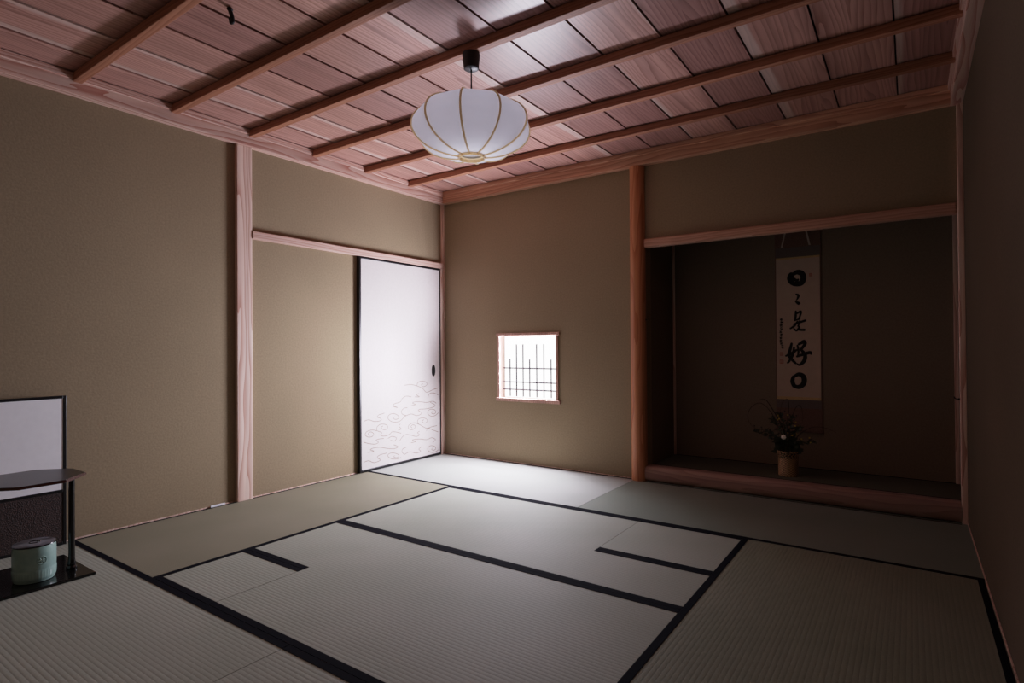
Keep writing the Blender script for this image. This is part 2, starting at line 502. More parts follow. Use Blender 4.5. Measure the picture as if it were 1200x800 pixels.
# posts and rails
trim(box(0, .03, -2.018, -1.913, 0, 2.325, bev=.004), M_post)                   # post on the left wall
trim(box(0, .036, -1.9125, -.026, 1.722, 1.772, bev=.003), wood('rail_cedar', 'Y', PINK_L, srgb(196, 146, 130), seed=11))   # rail over the sliding door
trim(box(0, .025, -.026, 0, 0, 2.325, bev=.002), M_post)                        # corner post
trim(box(.0, .0295, -.064, -.027, 0, 1.7215, bev=.002), M_post)                 # door jamb
trim(box(W - .028, W, -.03, .03, 0, 2.325, bev=.003), M_post)                   # right corner post
trim(box(TX + .0, TX + .016, TD - .016, TD, .1, 2.3, bev=.002), M_post)         # alcove corner
trim(box(W - .022, W, TD - .022, TD, .1, 2.3, bev=.002), M_post)
# alcove post: a slightly irregular peeled log
bm = bmesh.new()
prof = [(.057 + .0012 * math.sin(z * 2.3) , z) for z in [i * 2.325 / 16 for i in range(17)]]
lathe(bm, prof, 36, (1.943, -.004), fn=lambda r, z, a: r * (1 + .02 * math.cos(2 * a + .4) + .01 * math.cos(5 * a + z)))
trim(bm, M_toko, smooth=True)
# lintel over the alcove opening (rounded underside)
trim(box(1.998, W - .028, -.03, .03, 1.716, 1.781, bev=.012, seg=3), M_lint)
# alcove sill: thick rounded log beam
bm = bmesh.new()
pr_ = []
for i in range(20):
    a = 2 * PI * i / 20
    cs, sn = math.cos(a), math.sin(a)
    pr_.append((.03 + .066 * math.copysign(abs(cs) ** .6, cs), .057 + .056 * math.copysign(abs(sn) ** .6, sn)))
sweep_x(bm, [(-y, z) for y, z in pr_], 1.995, W - .029, -1)
trim(bm, M_kam, smooth=True)
# thin wooden base strips along the walls
def base(nm, b):
    o = struct(nm, b, M_post)
base('baseboard_left', box(0, .005, YF, -1.03, -.02, .007))
base('baseboard_back', box(.03, 1.888, -.004, 0, -.02, .007))
base('baseboard_right', box(W - .004, W, YF, -.03, -.02, .006))

# ------------------------------------------------------------------ window
win = empty('window_1', 'small square window with dark lattice of thin bamboo bars, glowing white', None, (.947, .03, WZ0))
win['kind'] = 'structure'
wl = Vector(win.location)
def loc_bm(f):
    bm = bmesh.new(); f(bm)
    bmesh.ops.translate(bm, verts=bm.verts[:], vec=-wl); return bm
t = .022
def fr(bm):
    bx(bm, WX0 - t, WX0, -.012, .085, WZ0 - .001, WZ1 + .001, bev=.002); bx(bm, WX1, WX1 + t, -.012, .085, WZ0 - .001, WZ1 + .001, bev=.002)
    bx(bm, WX0 - t - .012, WX1 + t + .012, -.016, .085, WZ1, WZ1 + .024, bev=.002)
    bx(bm, WX0 - t - .014, WX1 + t + .018, -.018, .085, WZ0 - .028, WZ0, bev=.002)
obj('window_frame', loc_bm(fr), M_win, win)
def bars_v(xf, top):
    x = WX0 + xf * (WX1 - WX0)
    def g(bm): tube(bm, [(x, .045, WZ0 + .012), (x, .045, WZ0 + .3 * (top - WZ0)), (x, .045, top)], .0062, 8)
    return g
OH = WZ1 - WZ0
for xf, tall in ((.13, 0), (.25, 1), (.37, 1), (.49, 0), (.615, 1), (.74, 1), (.865, 0)):
    obj('lattice_bar', loc_bm(bars_v(xf, WZ0 + OH * (.865 if tall else .625))), M_bamboo, win, smooth=True)
for zf in (.48, .255, .135):
    z = WZ0 + zf * OH
    obj('lattice_rail', loc_bm(lambda bm: tube(bm, [(WX0 + .006, .037, z), (.947, .037, z), (WX1 - .006, .037, z)], .0058, 8)), M_bamboo, win, smooth=True)
obj('pane', loc_bm(lambda bm: bx(bm, WX0 + .0005, WX1 - .0005, .072, .078, WZ0 + .0005, WZ1 - .0005)), M_pane, win)

# ------------------------------------------------------------------ sliding door
DY0, DY1, DZ0, DZ1 = -1.02, -.066, .004, 1.7205
door = empty('door_1', 'white papered sliding door with black frame and faint cloud scrolls', None, (.017, (DY0 + DY1) / 2, DZ0))
door['kind'] = 'structure'
dl = Vector(door.location)
def dbm(f):
    bm = bmesh.new(); f(bm); bmesh.ops.translate(bm, verts=bm.verts[:], vec=-dl); return bm
f_ = .019
def dfr(bm):
    bx(bm, .002, .034, DY0, DY0 + f_, DZ0, DZ1, bev=.003); bx(bm, .002, .034, DY1 - f_ * .7, DY1, DZ0, DZ1, bev=.003)
    bx(bm, .002, .034, DY0 + f_, DY1 - f_ * .7, DZ0, DZ0 + f_, bev=.003); bx(bm, .002, .034, DY0 + f_, DY1 - f_ * .7, DZ1 - f_, DZ1, bev=.003)
obj('door_frame', dbm(dfr), M_blackfr, door)
dp = obj('door_panel', dbm(lambda bm: bx(bm, .006, .0285, DY0 + f_, DY1 - f_ * .7, DZ0 + f_, DZ1 - f_)), M_fus, door)
CLOUD= [[(-0.97,0.409),(-0.925,0.414),(-0.871,0.395),(-0.817,0.392),(-0.792,0.4),(-0.81,0.417),(-0.837,0.426),(-0.823,0.442),(-0.789,0.447),(-0.761,0.452)],[(-0.528,0.401),(-0.573,0.371),(-0.618,0.362),(-0.676,0.371),(-0.715,0.397),(-0.719,0.421),(-0.69,0.437),(-0.647,0.435),(-0.61,0.418),(-0.596,0.397),(-0.618,0.386),(-0.647,0.389),(-0.659,0.401),(-0.647,0.409)],[(-0.528,0.401),(-0.451,0.413),(-0.388,0.393),(-0.34,0.396),(-0.321,0.411),(-0.348,0.427),(-0.364,0.438),(-0.34,0.445),(-0.275,0.441),(-0.191,0.445),(-0.143,0.458),(-0.166,0.477),(-0.208,0.493)],[(-0.513,0.406),(-0.558,0.424),(-0.565,0.452),(-0.535,0.471),(-0.497,0.473)],[(-0.102,0.389),(-0.141,0.37),(-0.192,0.366),(-0.239,0.391),(-0.238,0.42),(-0.2,0.432),(-0.149,0.42),(-0.137,0.395),(-0.166,0.384),(-0.192,0.396),(-0.183,0.409)],[(-0.357,0.313),(-0.389,0.328),(-0.436,0.333),(-0.483,0.316),(-0.48,0.288),(-0.437,0.275),(-0.402,0.29),(-0.408,0.31),(-0.436,0.316),(-0.455,0.304),(-0.44,0.291)],[(-0.357,0.313),(-0.373,0.343),(-0.349,0.363),(-0.292,0.362),(-0.251,0.341),(-0.259,0.319),(-0.292,0.317),(-0.316,0.337),(-0.295,0.346)],[(-0.389,0.328),(-0.325,0.298),(-0.26,0.267),(-0.193,0.271),(-0.124,0.274)],[(-0.845,0.317),(-0.898,0.329),(-0.951,0.32),(-0.962,0.296),(-0.932,0.277),(-0.892,0.276),(-0.875,0.295),(-0.899,0.313),(-0.925,0.312),(-0.932,0.297),(-0.912,0.289)],[(-0.845,0.317),(-0.838,0.347),(-0.803,0.364),(-0.747,0.356),(-0.722,0.334),(-0.741,0.315),(-0.776,0.319),(-0.796,0.337),(-0.778,0.346)],[(-0.845,0.317),(-0.79,0.294),(-0.804,0.275),(-0.762,0.262),(-0.706,0.268),(-0.677,0.285),(-0.633,0.28),(-0.574,0.262)],[(-0.604,0.292),(-0.571,0.299),(-0.596,0.324),(-0.581,0.341)],[(-0.589,0.198),(-0.559,0.227),(-0.514,0.243),(-0.452,0.229),(-0.39,0.21),(-0.35,0.219),(-0.374,0.241),(-0.349,0.25)],[(-0.453,0.163),(-0.398,0.166),(-0.437,0.183),(-0.414,0.187),(-0.342,0.181),(-0.26,0.164),(-0.193,0.172),(-0.142,0.148),(-0.177,0.129)],[(-0.978,0.242),(-0.926,0.224),(-0.859,0.21),(-0.825,0.221),(-0.852,0.24),(-0.818,0.246),(-0.769,0.244)],[(-0.939,0.155),(-0.873,0.155),(-0.913,0.173),(-0.872,0.181),(-0.804,0.176),(-0.72,0.153),(-0.649,0.142),(-0.608,0.152),(-0.656,0.175)],[(-0.53,0.075),(-0.56,0.096),(-0.557,0.123),(-0.515,0.133)],[(-0.53,0.075),(-0.469,0.087),(-0.391,0.064),(-0.335,0.072),(-0.359,0.093),(-0.326,0.111)],[(-0.105,0.049),(-0.143,0.037),(-0.194,0.039),(-0.241,0.064),(-0.241,0.092),(-0.202,0.102),(-0.152,0.087),(-0.14,0.063),(-0.169,0.055),(-0.194,0.066),(-0.186,0.076)],[(-0.576,0.055),(-0.62,0.051),(-0.678,0.061),(-0.717,0.083),(-0.721,0.102),(-0.692,0.111),(-0.649,0.104),(-0.608,0.087),(-0.598,0.069),(-0.627,0.063),(-0.656,0.073),(-0.649,0.083)],[(-0.972,0.084),(-0.926,0.086),(-0.873,0.062),(-0.805,0.071),(-0.839,0.098),(-0.812,0.114),(-0.735,0.118)],[(-0.378,0.653),(-0.37,0.676),(-0.338,0.691),(-0.273,0.684),(-0.248,0.663),(-0.273,0.645),(-0.306,0.643),(-0.322,0.661),(-0.303,0.666)],[(-0.526,0.668),(-0.449,0.669),(-0.378,0.653),(-0.306,0.626),(-0.257,0.589),(-0.173,0.606),(-0.104,0.619)],[(-0.661,0.498),(-0.61,0.483),(-0.654,0.503),(-0.646,0.519),(-0.58,0.529),(-0.557,0.555),(-0.512,0.573),(-0.45,0.563)],[(-0.451,0.485),(-0.396,0.491),(-0.435,0.506),(-0.403,0.515),(-0.323,0.508),(-0.258,0.497),(-0.174,0.501),(-0.131,0.48)],[(-0.403,0.559),(-0.347,0.555),(-0.387,0.575),(-0.355,0.584)],[(-0.241,0.541),(-0.216,0.574),(-0.165,0.576),(-0.105,0.555)],[(-0.26,0.244),(-0.24,0.265),(-0.176,0.24),(-0.107,0.214)],[(-0.72,0.238),(-0.677,0.248),(-0.626,0.23),(-0.648,0.206),(-0.692,0.218)]]

bm = bmesh.new()
for s in CLOUD:
    s = [(y, z) for y, z in s if DY0 + f_ + .004 < y < DY1 - f_ * .7 - .004]
    if len(s) > 2:
        ribbon(bm, s, .006, lambda u, v, o: Vector((.0285 + o, u, v)) - dl, .0006)
cl = obj('cloud_pattern', bm, M_cloud, dp)
cl['label'] = 'faint tan scrolling clouds printed across the lower door'
# oval recessed pull
bm = bmesh.new()
n = 28
for (ry, rz, x0, x1) in ((.022, .052, .0285, .0335),):
    out0 = [bm.verts.new((x1, -.165 + ry * math.cos(2 * PI * i / n), .781 + rz * math.sin(2 * PI * i / n))) for i in range(n)]
    outb = [bm.verts.new((x0, -.165 + ry * math.cos(2 * PI * i / n), .781 + rz * math.sin(2 * PI * i / n))) for i in range(n)]
    inn0 = [bm.verts.new((x1, -.165 + ry * .7 * math.cos(2 * PI * i / n), .781 + rz * .85 * math.sin(2 * PI * i / n))) for i in range(n)]
    inn1 = [bm.verts.new((x0 + .001, -.165 + ry * .65 * math.cos(2 * PI * i / n), .781 + rz * .8 * math.sin(2 * PI * i / n))) for i in range(n)]
    for i in range(n):
        j = (i + 1) % n
        bm.faces.new((outb[i], outb[j], out0[j], out0[i])); bm.faces.new((out0[i], out0[j], inn0[j], inn0[i])); bm.faces.new((inn0[i], inn0[j], inn1[j], inn1[i]))
    bm.faces.new(inn1)
bmesh.ops.translate(bm, verts=bm.verts[:], vec=-dl)
obj('door_handle', bm, M_blk, door, smooth=True)

# ------------------------------------------------------------------ tatami
BW = .03; G = .0012
def mat_thing(label, poly, borders, m, group='tatami mats covering the floor'):
    """poly in xy (world); borders = list of (x0,x1,y0,y1) cloth strips"""
    xs = [p[0] for p in poly]; ys = [p[1] for p in poly]
    c = Vector(((min(xs) + max(xs)) / 2, (min(ys) + max(ys)) / 2, -.055))
    bm = bmesh.new(); prism(bm, [(x - c.x, y - c.y) for x, y in poly], 0, .055)
    o = obj('tatami_mat', bm, m, None, c)
    tag(o, label, 'tatami mat', group)
    for (x0, x1, y0, y1) in borders:
        b = box(x0 - c.x, x1 - c.x, y0 - c.y, y1 - c.y, .0552, .0566, bev=.0006, seg=1)
        obj('cloth_border', b, M_heri, o)
    return o
def rect(x0, x1, y0, y1): return [(x0 + G, y0 + G), (x1 - G, y0 + G), (x1 - G, y1 - G), (x0 + G, y1 - G)]
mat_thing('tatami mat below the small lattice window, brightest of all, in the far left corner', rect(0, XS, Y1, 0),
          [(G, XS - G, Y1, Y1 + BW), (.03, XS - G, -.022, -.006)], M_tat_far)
mat_thing('shade-tinted tatami mat running along the front of the alcove sill', rect(XS, W, Y1, 0),
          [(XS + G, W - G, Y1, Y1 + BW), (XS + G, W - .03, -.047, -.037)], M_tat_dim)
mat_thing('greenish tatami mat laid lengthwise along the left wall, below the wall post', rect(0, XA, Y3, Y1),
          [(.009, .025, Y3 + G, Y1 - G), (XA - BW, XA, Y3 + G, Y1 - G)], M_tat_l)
PX, PY = 2.332, -1.495
mat_thing('notched tatami mat in the middle of the room, second row from the window', [(XA + G, Y2 + G), (XB - G, Y2 + G), (XB - G, PY - G), (PX - G, PY - G), (PX - G, Y1 - G), (XA + G, Y1 - G)],
          [(XA + .001, XB, Y2, Y2 + BW), (XA + .001, PX - G, Y1 - BW, Y1), (PX, XB, PY - BW, PY - .0005)], M_tat_x)
mat_thing('small square hearth mat in the notch near the alcove', rect(PX, XB, PY, Y1),
          [(PX + G, XB, PY + .0005, PY + BW), (PX + G, XB, Y1 - BW, Y1)], M_tat_x, group='small hearth mats')
QX, QY = 1.357, -2.462
mat_thing('large notched tatami mat in the foreground centre, ribbed in bright light', [(QX + G, Y3 + G), (XB - G, Y3 + G), (XB - G, Y2 - G), (XA + G, Y2 - G), (XA + G, QY + G), (QX + G, QY + G)],
          [(XA + .001, XB, Y2 - BW, Y2 - .0005), (QX + G, XB, Y3 + .0005, Y3 + BW), (XA + .001, QX, QY + .0005, QY + BW)], M_tat_x)
mat_thing('small square hearth mat in the notch nearer the left wall and lacquer stand', rect(XA, QX, Y3, QY),
          [(XA + .001, QX, QY - BW, QY - .0005), (XA + .001, QX, Y3 + .0005, Y3 + BW)], M_tat_x, group='small hearth mats')
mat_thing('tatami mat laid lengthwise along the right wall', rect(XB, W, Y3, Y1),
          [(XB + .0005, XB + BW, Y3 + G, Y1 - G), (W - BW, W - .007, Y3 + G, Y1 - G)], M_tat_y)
mat_thing('tatami mat in the near left corner under the lacquer stand and paper screen', rect(0, XT, YF + .002, Y3),
          [(.009, XT - G, Y3 - BW, Y3 - .0005), (.009, XT - G, YF + .003, YF + BW)], M_tat_x)
mat_thing('tatami mat at the bottom edge, right of the one under the lacquer stand', rect(XT, W, YF + .002, Y3),
          [(XT + G, W - G, Y3 - BW, Y3 - .0005), (XT + G, W - G, YF + .003, YF + BW)], M_tat_x)
# alcove mat
bm = box(TX + .002, W - .002, .096, TD - .001, .0851, .1)
o = obj('alcove_mat', bm, M_goza); tag(o, 'dark rush mat with black edging covering the raised alcove floor', 'mat')
bm = bmesh.new(); bx(bm, TX + .002, W - .002, .1, .122, .1002, .1015); obj('cloth_border', bm, M_heri, o)
bm = bmesh.new(); bx(bm, TX + .018, W - .024, TD - .02, TD - .002, .1002, .1015); obj('cloth_border', bm, M_heri, o)

# ------------------------------------------------------------------ pendant lamp
LX, LY = 1.91, -1.928
ZR = 1.890
lamp = empty('pendant_lamp', 'white paper pendant lamp with curved wooden ribs hanging by a black cord', 'lamp', (LX, LY, ZR))
bm = bmesh.new()
ztop = HB - .045 - ZR
lathe(bm, [(.030, ztop - .078), (.036, ztop - .074), (.040, ztop - .03), (.042, ztop - .012), (.040, ztop)], 28)
obj('ceiling_cup', bm, M_blk, lamp, smooth=True)
bm = bmesh.new(); tube(bm, [(0, 0, ztop - .075), (0, 0, .4), (0, 0, .24)], .0035, 8); obj('cord', bm, M_blk, lamp, smooth=True)
LPROF = [(r * 1.05, z * .79) for r, z in [(.056, .004), (.105, .012), (.155, .030), (.200, .058), (.236, .094), (.258, .134), (.267, .176), (.262, .218), (.244, .256), (.214, .288), (.176, .310), (.150, .318)]]
NR = 10; A0 = math.radians(11)
NS = 6
bm = bmesh.new(); rings = []
P2 = catmull([(r, z, 0) for r, z in LPROF], 3)
for p in P2:
    ring = []
    for i in range(NR * NS):
        a = A0 + 2 * PI * i / (NR * NS)
        f = (i % NS) / NS
        h = PI / NR
        chord = math.cos(h) / math.cos((f - .5) * 2 * h)
        k = 1 - (1 - chord) * .85
        ring.append(bm.verts.new((p.x * k * math.cos(a), p.x * k * math.sin(a), p.y)))
    rings.append(ring)
for q in range(len(rings) - 1):
    N_ = len(rings[q])
    for i in range(N_):
        j = (i + 1) % N_
        bm.faces.new((rings[q][i], rings[q][j], rings[q + 1][j], rings[q + 1][i]))
sh = obj('lamp_shade', bm, M_washi, lamp, smooth=True)
for i in range(NR):
    a = A0 + 2 * PI * i / NR
    pts = [((p.x + .002) * math.cos(a), (p.x + .002) * math.sin(a), p.y) for p in P2]
    pts = pts + [(.135 * math.cos(a), .135 * math.sin(a), .248)]
    bm = bmesh.new(); tube(bm, pts, .0050, 6); obj('rib', bm, M_rib, lamp, smooth=True)
def ringb(r, z, h, w, n=40):
    bm = bmesh.new()
    lathe(bm, [(r - w, z), (r, z), (r, z + h), (r - w, z + h), (r - w, z)], n, cap0=False, cap1=False)
    return bm
obj('bottom_ring', ringb(.063, -.006, .024, .006), M_rib, lamp, smooth=True)
bm = bmesh.new(); lathe(bm, [(.052, .012), (.054, .014)], 32); obj('bottom_diffuser', bm, M_paper_w, lamp)
obj('top_ring', ringb(.142, .240, .014, .006), M_vin, lamp, smooth=True)
bm = bmesh.new()
tube(bm, [(-.138, 0, .246), (0, 0, .246), (.138, 0, .246)], .003, 6); tube(bm, [(0, -.138, .246), (0, 0, .246), (0, .138, .246)], .003, 6)
tube(bm, [(0, 0, .17), (0, 0, .22), (0, 0, .25)], .02, 12)
obj('socket_holder', bm, M_blk, lamp, smooth=True)

# ------------------------------------------------------------------ ceiling hook
bm = bmesh.new()
tube(bm, catmull([(0, 0, -.001), (.002, 0, -.014), (.008, .002, -.030), (.011, .004, -.046), (.008, .006, -.058), (.0, .006, -.060), (-.004, .006, -.050), (-.003, .005, -.040)], 5), .0085, 8)
uvball(bm, (0, 0, -.006), .013, sz=.6)
o = obj('ceiling_hook', bm, M_iron, None, (1.262, -2.742, HB + .002), smooth=True)
tag(o, 'small black iron hook hanging from the ceiling boards at upper left', 'hook')

# wall nails
def nail(label, loc, d):
    bm = bmesh.new()
    d = Vector(d)
    tube(bm, [Vector((0, 0, 0)) - d * .004, d * .012, d * .022 + Vector((0, 0, .004)), d * .026 + Vector((0, 0, .014))], .0032, 8)
    uvball(bm, d * .003, .007, 8, 6)
    o = obj('flower_nail', bm, M_iron, None, loc, smooth=True); tag(o, label, 'nail')
nail('small dark flower nail on the orange alcove post', (2.0005, -.010, 1.185), (1, 0, 0))
nail('small dark nail low on the right corner post', (W - .0285, -.0, .685), (-1, 0, 0))
# white strip on the floor
o = obj('plastic_strip', box(-.004, .004, -.045, .045, 0, .012, bev=.001), M_tagw, None, (.0125, -2.138, .0015 + .0002))
tag(o, 'small white strip at the foot of the left wall beside the post', 'strip')

# ------------------------------------------------------------------ hanging scroll
SX0, SX1, SY = 2.778, 3.082, TD - .008
scr = empty('hanging_scroll', 'hanging calligraphy scroll with five black brush characters on the alcove wall', 'scroll', ((SX0 + SX1) / 2, SY, .352))
sl = Vector(scr.location)
def sbm(f):
    bm = bmesh.new(); f(bm); bmesh.ops.translate(bm, verts=bm.verts[:], vec=-sl); return bm
obj('brocade_mount', sbm(lambda bm: bx(bm, SX0, SX1, SY + .001, SY + .003, .372, 2.06)), M_brocade, scr)
for z0_, z1_ in ((.53, .592), (1.64, 1.71)):
    obj('inner_mount', sbm(lambda bm: bx(bm, SX0 + .004, SX1 - .004, SY - .0002, SY + .001, z0_, z1_)), M_brocade2, scr)
PZ0, PZ1 = .604, 1.628
obj('paper', sbm(lambda bm: bx(bm, SX0 + .007, SX1 - .007, SY - .0006, SY + .001, PZ0, PZ1)), M_scroll, scr)
for z0_, z1_ in ((PZ0 - .012, PZ0 + .008), (PZ1 - .004, PZ1 + .010)):
    obj('gold_strip', sbm(lambda bm: bx(bm, SX0 + .007, SX1 - .007, SY - .0012, SY - .0004, z0_, z1_)), M_gold, scr)
obj('roller', sbm(lambda bm: tube(bm, [(SX0 - .006, SY - .006, .366), ((SX0 + SX1) / 2, SY - .006, .366), (SX1 + .006, SY - .006, .366)], .009, 12)), M_brocade, scr, smooth=True)
obj('top_rod', sbm(lambda bm: tube(bm, [(SX0, SY - .002, 2.06), ((SX0 + SX1) / 2, SY - .002, 2.06), (SX1, SY - .002, 2.06)], .006, 10)), M_brocade, scr, smooth=True)
for (xa, xb) in ((2.852, 2.826), (2.988, 3.012)):
    def rb(bm, xa=xa, xb=xb):
        w = .006
        pts = [(xa, 2.055), (xa, 1.83), (xb, 1.715)]
        prev = None
        for x, z in pts:
            cur = (bm.verts.new((x - w, SY - .004, z)), bm.verts.new((x + w, SY - .004, z)))
            if prev: bm.faces.new((prev[0], prev[1], cur[1], cur[0]))
            prev = cur
    obj('ribbon', sbm(rb), M_futai, scr)
def hang(bm):
    mx = (SX0 + SX1) / 2
    tube(bm, [(SX0 + .09, SY - .002, 2.062), (mx, SY + .0, 2.2), (SX1 - .09, SY - .002, 2.062)], .0025, 6)
obj('hanging_cord', sbm(hang), M_futai, scr)
# brush characters, drawn in a frame of 178 x 572 units = the paper
def splane(u, v, o):                       # u right, v down, measured on the paper
    return Vector((SX0 + .007 + u / 178 * (SX1 - SX0 - .014), SY - .0008 - o, PZ1 - v / 572 * (PZ1 - PZ0))) - sl
CH = {
 'sun': [[(64, 68, 24), (60, 82, 28), (66, 98, 22)], [(66, 70, 12), (86, 58, 19), (106, 64, 23), (113, 82, 24), (106, 100, 24), (90, 106, 20), (72, 104, 18)], [(74, 84, 12), (86, 92, 12), (92, 88, 8)], [(54, 86, 12), (62, 94, 18)]],
 'repeat': [[(82, 147, 5), (92, 153, 11), (88, 166, 7), (83, 172, 4)], [(80, 178, 5), (89, 183, 12), (97, 186, 8), (90, 189, 5)]],
 'right': [[(81, 218, 8), (80, 236, 10), (78, 252, 8)], [(86, 226, 7), (101, 219, 10), (98, 236, 8), (92, 250, 7)], [(76, 255, 6), (96, 249, 7)], [(72, 270, 7), (96, 263, 9), (119, 256, 9)], [(87, 260, 8), (74, 277, 9), (58, 287, 7)], [(96, 258, 8), (90, 278, 8)], [(72, 288, 6), (84, 296, 9), (96, 279, 6), (92, 292, 9), (115, 294, 10)]],
 'good': [[(62, 350, 10), (56, 374, 13), (50, 398, 12), (66, 418, 12), (78, 430, 9)], [(72, 366, 9), (66, 396, 12), (50, 424, 9), (44, 428, 6)], [(38, 400, 7), (58, 392, 13), (82, 376, 9)], [(92, 352, 10), (112, 342, 16), (116, 352, 14), (100, 374, 10)], [(100, 374, 10), (116, 396, 16), (112, 420, 16), (94, 436, 10), (84, 432, 6)], [(84, 402, 9), (108, 394, 12), (136, 386, 13), (140, 392, 8)], [(86, 358, 8), (90, 376, 10), (88, 400, 8)]],
 'day': [[(68, 486, 14), (64, 504, 18), (70, 522, 17)], [(72, 484, 12), (90, 475, 16), (108, 483, 21), (112, 502, 22), (104, 519, 20), (86, 527, 17), (70, 521, 14)]],
}
for k, strokes in CH.items():
    bm = bmesh.new()
    for i, s in enumerate(strokes): ribbon(bm, [(u, v, w / 178 * 178) for u, v, w in s], 1, splane, .0003 + i * .00006)
    obj('ink_character', bm, M_ink, scr)
bm = bmesh.new()
rs = random.Random(3)
v = 246
i = 0
while v < 372:
    h = rs.uniform(8, 14); u0 = 20 + rs.uniform(-3, 3)
    for q in range(3):
        y = v + q * h / 3
        ribbon(bm, [(u0 - rs.uniform(2, 6), y, 2), (u0 + rs.uniform(-2, 3), y - rs.uniform(-1, 2), 3), (u0 + rs.uniform(3, 8), y + rs.uniform(-1, 4), 1.6)], 1, splane, .0003 + i * .00002); i += 1
    ribbon(bm, [(u0 + rs.uniform(-1, 4), v - 1, 2.4), (u0 + rs.uniform(-3, 3), v + h * .5, 3), (u0 + rs.uniform(-4, 2), v + h, 1.6)], 1, splane, .0003 + i * .00002)
    v += h + rs.uniform(1, 3); i += 1
o = obj('signature', bm, M_ink, scr)
o['label'] = 'column of small cursive brush writing down the left margin'
for (u, v, s) in ((20, 392, 6), (20, 424, 7), (142, 72, 5)):
    bm = bmesh.new()
    for a, b, c, d in ((-s, -s, s, -s), (s, -s, s, s), (s, s, -s, s), (-s, s, -s, -s), (-s * .4, -s, -s * .3, s), (s * .4, -s, s * .3, s)):
        ribbon(bm, [(u + a, v + b, 2.2), (u + (a + c) / 2, v + (b + d) / 2, 2.2), (u + c, v + d, 2.2)], 1, splane, .0004)
    obj('red_seal', bm, M_seal, scr)

# ------------------------------------------------------------------ flower vase
VX, VY, VZ = 2.908, .262, .1
vase = empty('basket_vase', 'woven bamboo basket vase on the alcove floor below the scroll', 'vase', (VX, VY, VZ))
VR = .062
bm = bmesh.new()
lathe(bm, [(VR - .004, 0), (VR, .004), (VR + .001, .05), (VR, .118), (VR - .003, .122), (VR - .006, .118), (VR - .006, .02)], 40, cap1=False)
obj('basket_body', bm, M_basket, vase, smooth=True)
bm = bmesh.new()
for i in range(18):
    for s in (-1, 1):
        pts = []
        for k in range(7):
            a = 2 * PI * i / 18 + s * k / 6 * .7
            r = VR - .002 + .006 * k / 6
            pts.append((r * math.cos(a), r * math.sin(a), .118 + .047 * k / 6))
        tube(bm, pts, .0021, 5)
obj('open_weave_neck', bm, M_basket, vase, smooth=True)
bm = bmesh.new()
tube(bm, [((VR + .004) * math.cos(2 * PI * i / 32), (VR + .004) * math.sin(2 * PI * i / 32), .166) for i in range(32)], .005, 8, closed=True)
obj('rim', bm, M_basket, vase, smooth=True)
bm = bmesh.new(); lathe(bm, [(.045, .01), (.045, .15), (.042, .15), (.042, .02)], 24, cap1=False); obj('water_tube', bm, M_leaf, vase, smooth=True)

def at(px, pz):     # point (x, z) of the arrangement relative to the vase mouth
    return px - VX, pz - VZ
# arching grass blades
ARCS = [([(0, .17), (-.035, .28), (-.10, .42), (-.17, .485), (-.235, .455), (-.265, .385), (-.245, .325), (-.20, .29)], 'long thin grass blade arching furthest left above the vase'),
        ([(.0, .17), (-.03, .32), (-.10, .45), (-.145, .51), (-.19, .505)], 'thick dark grass blade leaning up to the left'),
        ([(.0, .17), (.0, .34), (.012, .45), (.005, .52), (-.03, .50), (-.05, .43)], 'narrow grass loop standing upright over the vase'),
        ([(.01, .17), (.02, .34), (.045, .45), (.075, .485), (.09, .44), (.09, .37)], 'grass loop leaning right over the vase'),
        ([(.02, .17), (.06, .27), (.14, .335), (.22, .34), (.29, .31)], 'low grass blade arching right across the scroll bottom')]
for i, (pts, lab) in enumerate(ARCS):
    P = catmull([(x, -.03 + .02 * math.sin(i * 2.1) + .01 * k, z) for k, (x, z) in enumerate(pts)], 6)
    bm = bmesh.new(); n = len(P)
    tube(bm, P, [.0034 * (1 - .75 * k / n) * (1.7 if i == 1 else 1) for k in range(n)], 6)
    o = obj('grass_blade', bm, M_grass, None, (VX, VY, VZ), smooth=True)
    tag(o, lab, 'grass', 'arching grasses in the basket vase')
# leafy sprigs
def leaf(bm, p, d, L, w):
    d = d.normalized(); s = d.cross(Vector((0, -1, .2)))
    if s.length < .1: s = d.cross(Vector((1, 0, 0)))
    s.normalize(); nrm = s.cross(d).normalized()
    pr = [(0, .0), (.3, .8), (.55, 1), (.8, .6), (1, 0)]
    prev = None
    for t_, k in pr:
        c = p + d * L * t_ + nrm * (.15 * L * t_ * (1 - t_))
        cur = [bm.verts.new(c - s * w * k), bm.verts.new(c + nrm * -.08 * w), bm.verts.new(c + s * w * k)]
        if prev:
            bm.faces.new((prev[0], prev[1], cur[1], cur[0])); bm.faces.new((prev[1], prev[2], cur[2], cur[1]))
        prev = cur
rs = random.Random(11)
SPR = [((-.125, .30), 'leafy sprig with dark berries leaning left over the vase rim'), ((-.095, .385), 'berry sprig with yellow buds rising to the upper left of the white flower'), ((-.04, .42), 'tall berry sprig rising straight up behind the white flower'),
       ((.035, .40), 'berry sprig rising just right of the white flower'), ((.08, .335), 'short berry sprig leaning right above the vase rim'),
       ((.17, .245), 'low sprig reaching right of the vase past the scroll edge'), ((-.20, .285), 'outermost berry stem stretching far left of the vase')]
